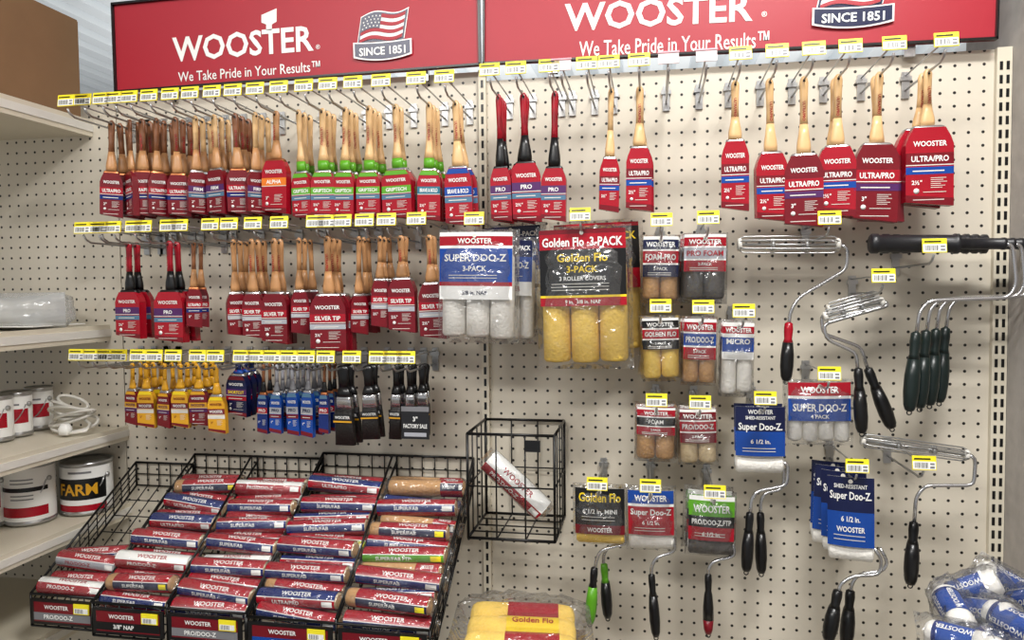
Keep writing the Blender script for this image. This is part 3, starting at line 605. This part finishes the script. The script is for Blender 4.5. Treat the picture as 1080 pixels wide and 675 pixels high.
# ---------------- sloped baskets
def sloped(xa,xb,y0,y1,d0,d1,cols,n,kinds,lab,cards,start=0):
    XA=P(xa,480,0).x; XB=P(xb,480,0).x; xc=(xa+xb)/2
    z0=P(xc,y0,d0).z; xf=686-(686-xc)*(1.56-d0)/(1.56-d1)*1.0; z1=P(xf,y1,d1).z
    O=Vector(((XA+XB)/2,-d1-.03,z1-.06)); b=MB()
    def sg(p,q,r=.0014): b.tube([Vector(p)-O,Vector(q)-O],r,'wire',5)
    sl=(z1-z0)/(d1-d0)
    def zp(d): return z0+sl*(d-d0)
    db,df=.006,d1+.03
    bot=lambda d:zp(d)-.034
    zbk=z0+.055; zfr=zp(df)+.03
    XS=[XA+(XB-XA)*k/cols for k in range(cols+1)]
    for X in XS:
        ed=X in (XS[0],XS[-1])
        sg((X,-db,zbk if ed else zbk-.012),(X,-df,zfr),.0026)
        sg((X,-db,bot(db)),(X,-df,bot(df)),.0024)
        if not ed: sg((X,-db-.03,zp(db+.03)+.05),(X,-df,zfr+.008),.0026); sg((X,-df,zfr+.008),(X,-df,bot(df)),.0024)
        if ed:
            for k in (1,2,3):
                t=k/4; sg((X,-db,zbk*(1-t)+bot(db)*t),(X,-df,zfr*(1-t)+bot(df)*t))
        for k in range(13):
            t=k/12; d=db+(df-db)*t
            if ed or k%2==0: sg((X,-d,zbk*(1-t)+zfr*t),(X,-d,bot(d)),.0024 if k in(0,12) else .0014)
    for (z,d,r) in ((zbk,db,.0028),(zfr,df,.0028),(bot(df),df,.0026),(bot(db),db,.002),((zfr+bot(df))/2,df,.0014),((zbk+bot(db))/2,db,.0014)): sg((XA,-d,z),(XB,-d,z),r)
    nx=int((XB-XA)/.028)
    for i in range(1,nx):
        X=XA+(XB-XA)*i/nx; sg((X,-db,bot(db)),(X,-df,bot(df))); sg((X,-df,bot(df)),(X,-df,zfr)); sg((X,-db,bot(db)),(X,-db,zbk))
    for k in range(1,8):
        d=db+(df-db)*k/8; sg((XA,-d,bot(d)),(XB,-d,bot(d)))
    h=MB(); wc=(XB-XA)/cols
    for i in range(cols):
        X=XA+wc*(i+.5)-O.x; Y=-df-.004-O.y; Z=(zfr+bot(df))/2-O.z; hh=(zfr-bot(df))*.8
        h.box((X,Y,Z),(wc*.94,.003,hh),'black'); h.rect(X-wc*.42,Z-hh*.38,X+wc*.42,Z+hh*.38,Y-.002,'darkred')
        h.text('WOOSTER',X-wc*.08,Z+hh*.2,wc*.5,hh*.16,Y-.003,'white'); h.rect(X-wc*.42,Z-hh*.32,X+wc*.42,Z-hh*.02,Y-.0026,cards[i][1]); h.text(cards[i][0],X-wc*.05,Z-hh*.17,wc*.6,hh*.17,Y-.0034,'white')
        h.box((X+wc*.3,Y-.004,Z+hh*.22),(.034,.002,.02),'tagyellow'); h.rect(X+wc*.3-.015,Z+hh*.22-.008,X+wc*.3+.015,Z+hh*.22+.002,Y-.0055,'white')
        for q in range(6): h.rect(X+wc*.3-.012+q*.003,Z+hh*.22-.007,X+wc*.3-.0108+q*.003,Z+hh*.22+.001,Y-.0058,'black')
    thing('display_basket',[('wire_frame',b),('label_holder',h)],O,lab,'basket',group='sloped wire baskets')
    ang=math.atan2(z0-z1,d1-d0); L=wc*.92
    for c in range(cols):
        X=XA+wc*(c+.5)
        for i in range(start,n):
            t=i/(n-1); d=d0+(d1-d0)*t; kd=kinds[c][i%len(kinds[c])]
            o=random.uniform(.015,.026) if i%2 else random.uniform(0,.004)
            place_roll(kd,L,(X+random.uniform(-.007,.007),-d-o*math.sin(ang),zp(d)+o*math.cos(ang)+random.uniform(0,.004)),(math.radians(-random.uniform(5,38)),math.radians(random.uniform(-4.5,4.5)),math.radians(random.uniform(-6,6))))
sloped(145,205,520,628,.06,.29,1,10,[['fab','wht','fab','doo','wht','fab','fab','doo','fab','wht']],'narrow sloped black wire basket with few roller covers',[('PRO/DOO-Z','gray')],start=6)
sloped(207,341,512,640,.05,.31,2,13,[['fab','tan','fab','navy','fab','navy','doo','fab','fab','wht','fab','tan','fab'],['fab','wht','doo','fab','ftp','fab','doo','fab','wht','fab','doo','fab','fab']],'sloped black wire basket of white and red roller covers',[('3/8" NAP','black'),('PRO/DOO-Z','gray')])
sloped(342,500,512,655,.05,.31,2,13,[['fab','navy','fab','fab','navy','fab','ftp','fab','navy','fab','tan','navy','fab'],['bare','bare','navy','fab','bare','tan','fab','ftp','bare','fab','navy','tan','fab']],'sloped black wire basket packed with roller covers',[('SUPER/FAB','blue'),('ULTRA/PRO','red')])

# ---------------- yellow bag on carton
p=P(550,674,.33)
bw=PW(487,612,670,.33); zt=p.z-.032; hb=zt-.15
b=MB(); b.box((0,0,hb/2),(bw*.96,.24,hb),'kraft'); b.box((0,0,hb+.0005),(bw*.96,.035,.001),'beige'); b.rect(-bw*.4,hb*.3,bw*.4,hb*.7,-.1205,'darkred')
thing('cardboard_box',[('cardboard_box',b)],(p.x,-.33,.15),'tall brown carton standing on the base shelf','box')
r=MB();c=MB();w=MB(); L=bw*.9
for i in range(3):
    yy=-.058+.058*i
    T=Matrix.Translation((-L/2,yy,0))@Matrix.Rotation(math.radians(90),4,'Y'); r.lathe([(.014,0),(.023,.003),(.028,.010),(.030,.022),(.030,L-.022),(.028,L-.010),(.023,L-.003),(.014,L)],'napyellow',T,22)
g=math.radians
prof2=[]
for i in range(3):
    yy=-.058+.058*i
    for a in (50,70,90,110,130) if i!=0 else (20,40,65,90,115,130): prof2.append((yy-.0312*math.cos(g(a)),.0312*math.sin(g(a))))
for j in range(len(prof2)-1):
    (ya,za),(yb_,zb_)=prof2[j],prof2[j+1]; m='red' if j<4 or j>11 else ('yellow' if j<9 else 'red')
    c.add([(-L*.14,ya,za),(L*.34,ya,za),(L*.34,yb_,zb_),(-L*.14,yb_,zb_)],[(0,1,2,3)],m,True)
c.textwrap('WOOSTER',L*.1,g(48),L*.38,.016,.0318,.0318,'white',Matrix.Translation((0,-.058,0)))
c.textwrap('Golden Flo',L*.1,g(80),L*.38,.014,.0318,.0318,'red',Matrix.Translation((0,0,0)))
w.pillow(bw*1.2,.26,.09,'bagfilm',nx=18,nz=16,wr=.006,T=Matrix.Rotation(math.radians(-90),4,'X'))
thing('roller_cover_bag',[('roller_cover',r),('printed_card',c),('plastic_bag',w)],(p.x,-.33,zt+.038),'bag of yellow fluffy roller covers lying flat','paint roller cover',rot=(0,math.radians(2),math.radians(8)))

# ---------------- heap of blue and white roller packs, in a bin
pb=P(1060,725,.35)
b=MB(); bw=.22; hb=pb.z-.15
for sx in(-1,1): b.box((sx*bw/2,0,hb/2),(.006,.26,hb),'offwhite')
for sy in(-1,1): b.box((0,sy*.13,hb/2),(bw,.006,hb),'offwhite')
b.box((0,0,hb*.93),(bw-.01,.25,.004),'white')
thing('dump_bin',[('dump_bin',b)],(XR-.115,-.36,.15),'white cardboard dump bin full of small rollers','bin')
def heaproll():
    r=MB();c=MB();w=MB(); Rr=.0205;L=.085
    T=Matrix.Translation((0,0,-L/2)); r.lathe([(.008,.004),(.012,0),(Rr*.8,0),(Rr,.006),(Rr,L-.006),(Rr*.8,L),(.012,L),(.008,L-.004)],'napwhite',T,22)
    c.lathe([(Rr+.0008,-L*.36),(Rr+.0008,L*.26)],'blue',n=24,cap=False); c.lathe([(Rr+.0012,-L*.36),(Rr+.0012,-L*.29)],'deepblue',n=24,cap=False)
    for k in range(5):
        a=k*2*math.pi/5; Tm=Matrix.Rotation(a,4,'Z')@Matrix.Translation((0,0,-L*.03))
        vs,fs,tw,th=textgeo('WOOSTER'); q=.0075/th
        c.add([((Rr+.0018)*math.sin(v*q/Rr),-(Rr+.0018)*math.cos(v*q/Rr),-u*q) for u,v in vs],fs,'white',False,Tm)
    w.pillow(Rr*3.0,L*1.4,Rr*2.6,'bagfilm',wr=.006,nx=10); return [('roller_cover',r),('printed_label',c),('plastic_wrapper',w)]
hr=None
for px,py,d,rx,ry,rz in [(1024,622,.30,40,50,30),(1060,616,.27,-20,120,-20),(1086,636,.33,60,20,10),(1006,644,.35,50,110,-40),(1040,648,.36,70,40,20),(1072,660,.40,40,100,-15),(1012,676,.42,60,80,20),(1044,682,.43,80,30,-15),(1084,690,.42,30,60,5)]:
    p=P(px,py,d); p.x=min(p.x,XR-.045); rot=(math.radians(rx),math.radians(ry),math.radians(rz))
    if hr is None: hr=thing('small_roller_pack',heaproll(),p,'small white roller pack with blue label in heap','paint roller cover',rot=rot,group='heap of small roller packs')
    else: clone(hr,p,rot)

# ---------------- side shelving at the far end
XE1=P(118,340,0).x; XE2=P(138,470,0).x
def shelf(ztop,xe,lab,th=.03):
    b=MB(); b.box((-.3,-.6,-th/2-.001),(.6,1.2,th-.004),'beige'); b.box((-.002,-.6,-th/2),(.006,1.2,th+.004),'beige'); b.box((.002,-.6,-th*.5),(.003,1.2,th*.5),'offwhite')
    thing('metal_shelf',[('metal_shelf',b)],(xe-.006,0,ztop),lab,'shelf',group='side shelves')
z3=P(12,466,.2).z; z4=P(30,548,.15).z; z2=P(50,346,.12).z; z1s=P(20,98,.25).z
shelf(z1s,XE1-.03,'beige metal top shelf carrying a carton',.035)
shelf(z2,XE1,'beige metal shelf with clear plastic packaging',.035); shelf(z3,XE2,'beige metal shelf with cans and a cable'); shelf(z4,XE2,'beige metal shelf with paint cans'); shelf(z4-.2,XE2+.0,'beige metal low shelf',.03)
b=MB(); b.box((0,0,.11),(.3,.34,.22),'kraft'); b.box((0,0,.2205),(.05,.34,.001),'beige'); b.rect(-.12,.0,.12,.01,-.1705,'kraftdark')
for sg in(-1,1): b.box((sg*.075,0,.222),(.148,.338,.003),'kraft')
thing('cardboard_box',[('cardboard_box',b)],(XE1-.03-.16,-.2,z1s+.002),'brown cardboard carton on the top shelf','box')
def can(px,z,d,r,h,lab,style):
    x=P(px,400,d).x; b=MB(); l=MB(); hd=MB()
    b.lathe([(r*.94,0),(r,.003),(r,.006),(r*.97,.008),(r*.97,h-.008),(r,h-.006),(r,h-.001),(r*.93,h),(r*.9,h-.005),(r*.75,h-.005),(r*.72,h-.002),(0.001,h-.002)],'zinc',n=32)
    l.lathe([(r*.98,.01),(r*.98,h-.01)],'white',n=32,cap=False)
    Rr=r*.985
    def band(z0,z1,m,a0=-1.3,a1=1.5):
        n=14; vs=[];fs=[]
        for i in range(n+1):
            a=a0+(a1-a0)*i/n
            for zz in (z0,z1): vs.append(((Rr)*math.sin(a),-(Rr)*math.cos(a),zz))
        for i in range(n): fs.append((2*i,2*i+2,2*i+3,2*i+1))
        l.add(vs,fs,m,True)
    def ct(s,zc,w,hh,m,a=0):
        vs,fs,tw,th=textgeo(s); kz=hh/th; kx=min(kz,w/tw); e=.0012
        l.add([((Rr+e)*math.sin(a+u*kx/Rr),-(Rr+e)*math.cos(a+u*kx/Rr),zc+v*kz) for u,v in vs],fs,m)
    if style=='k':
        band(h*.14,h*.3,'red'); band(h*.55,h*.62,'black'); 
        for q in (.68,.74,.42,.48): band(h*q,h*(q+.02),'gray',.0,.9)
    elif style=='y':
        band(h*.30,h*.70,'black'); band(h*.08,h*.2,'red'); ct('FARM',h*.5,r*1.5,h*.22,'gold',.35); band(h*.8,h*.84,'gray',0,.9)
    else: band(h*.3,h*.62,'red'); band(h*.7,h*.74,'gray',0,.9)
    hd.tube([(r*1.02*math.cos(t*math.pi/10),-.01-.02*math.sin(t*math.pi/10),h*.72-h*.45*math.sin(t*math.pi/10)) for t in range(11)],.0012,'zinc')
    for sg in(-1,1): hd.lathe([(.006,0),(.005,.004),(.002,.006)],'zinc',T=Matrix.Translation((sg*r*.97,0,h*.72))@Matrix.Rotation(sg*math.pi/2,4,'Y'),n=10)
    thing('paint_can',[('can_body',b),('printed_label',l),('wire_handle',hd)],(x,-d,z),lab,'paint can',rot=(0,0,math.radians(random.uniform(-5,5))))
can(27,z4,.15,.052,.135,'white paint can with red and black label','k')
can(88,z4,.06,.056,.12,'white can with black label and gold lettering','y')
can(-24,z4,.2,.05,.14,'white paint can with red band','w')
can(16,z3,.13,.032,.1,'small white can with red band','w'); can(-6,z3,.19,.034,.1,'small white can with red band','w'); can(40,z3,.05,.03,.1,'small white can with red band','w')
b=MB()
for k in range(6):
    R0=.055-.004*k; cx=random.uniform(-.008,.008); cy=random.uniform(-.006,.006)
    b.tube([(cx+R0*math.cos(t*math.pi/12),cy+R0*.6*math.sin(t*math.pi/12),.018+.010*k+.014*math.sin(t*math.pi/12+k)) for t in range(24)],.0035,'offwhite',8,closed=True)
b.tube([(.03,0,.03),(.055,-.01,.02),(.06,-.03,.008),(.03,-.045,.005)],.0035,'offwhite',8)
pl=MB(); pl.loft([(.002,.02,-.045,.012,.01),(.016,.02,-.045,.013,.011),(.026,.02,-.045,.007,.007)],'white',e=4)
x=P(84,440,.07).x
thing('coiled_cable',[('cable_coil',b),('cable_plug',pl)],(x-.01,-.08,z3+.001),'white coiled cable lying on the shelf','cable')
b=MB(); b.pillow(.3,.08,.18,'frost',wr=.008,nx=18,nz=8); c=MB(); c.box((0,0,-.033),(.27,.15,.002),'white')
thing('plastic_package',[('plastic_cover',b),('backing_card',c)],(XE1-.16,-.13,z2+.04),'clear crumpled plastic packaging on shelf','packaging')

# ---------------- lights
def area(loc,rot,sx,sy,e,col=(1,.97,.93)):
    l=bpy.data.lights.new('ceiling_or_fill_light','AREA'); l.shape='RECTANGLE'; l.size=sx; l.size_y=sy; l.energy=e; l.color=col
    o=bpy.data.objects.new('ceiling_or_fill_light',l); COLL.objects.link(o); o.location=loc; o.rotation_euler=rot
area((.75,-1.2,2.85),(math.radians(14),0,0),1.3,.18,92,(1,.985,.96))
area((-1.0,-2.4,2.85),(math.radians(30),0,0),1.8,.25,46)
area((-.5,3.0,2.0),(math.radians(180),0,0),5,2,110)  # added up-facing fill behind the display, shades the ceiling ribs; not a ceiling fixture
w=bpy.data.worlds.new('world'); S.world=w; w.use_nodes=True; w.node_tree.nodes['Background'].inputs[0].default_value=(.96,.98,1,1); w.node_tree.nodes['Background'].inputs[1].default_value=.46
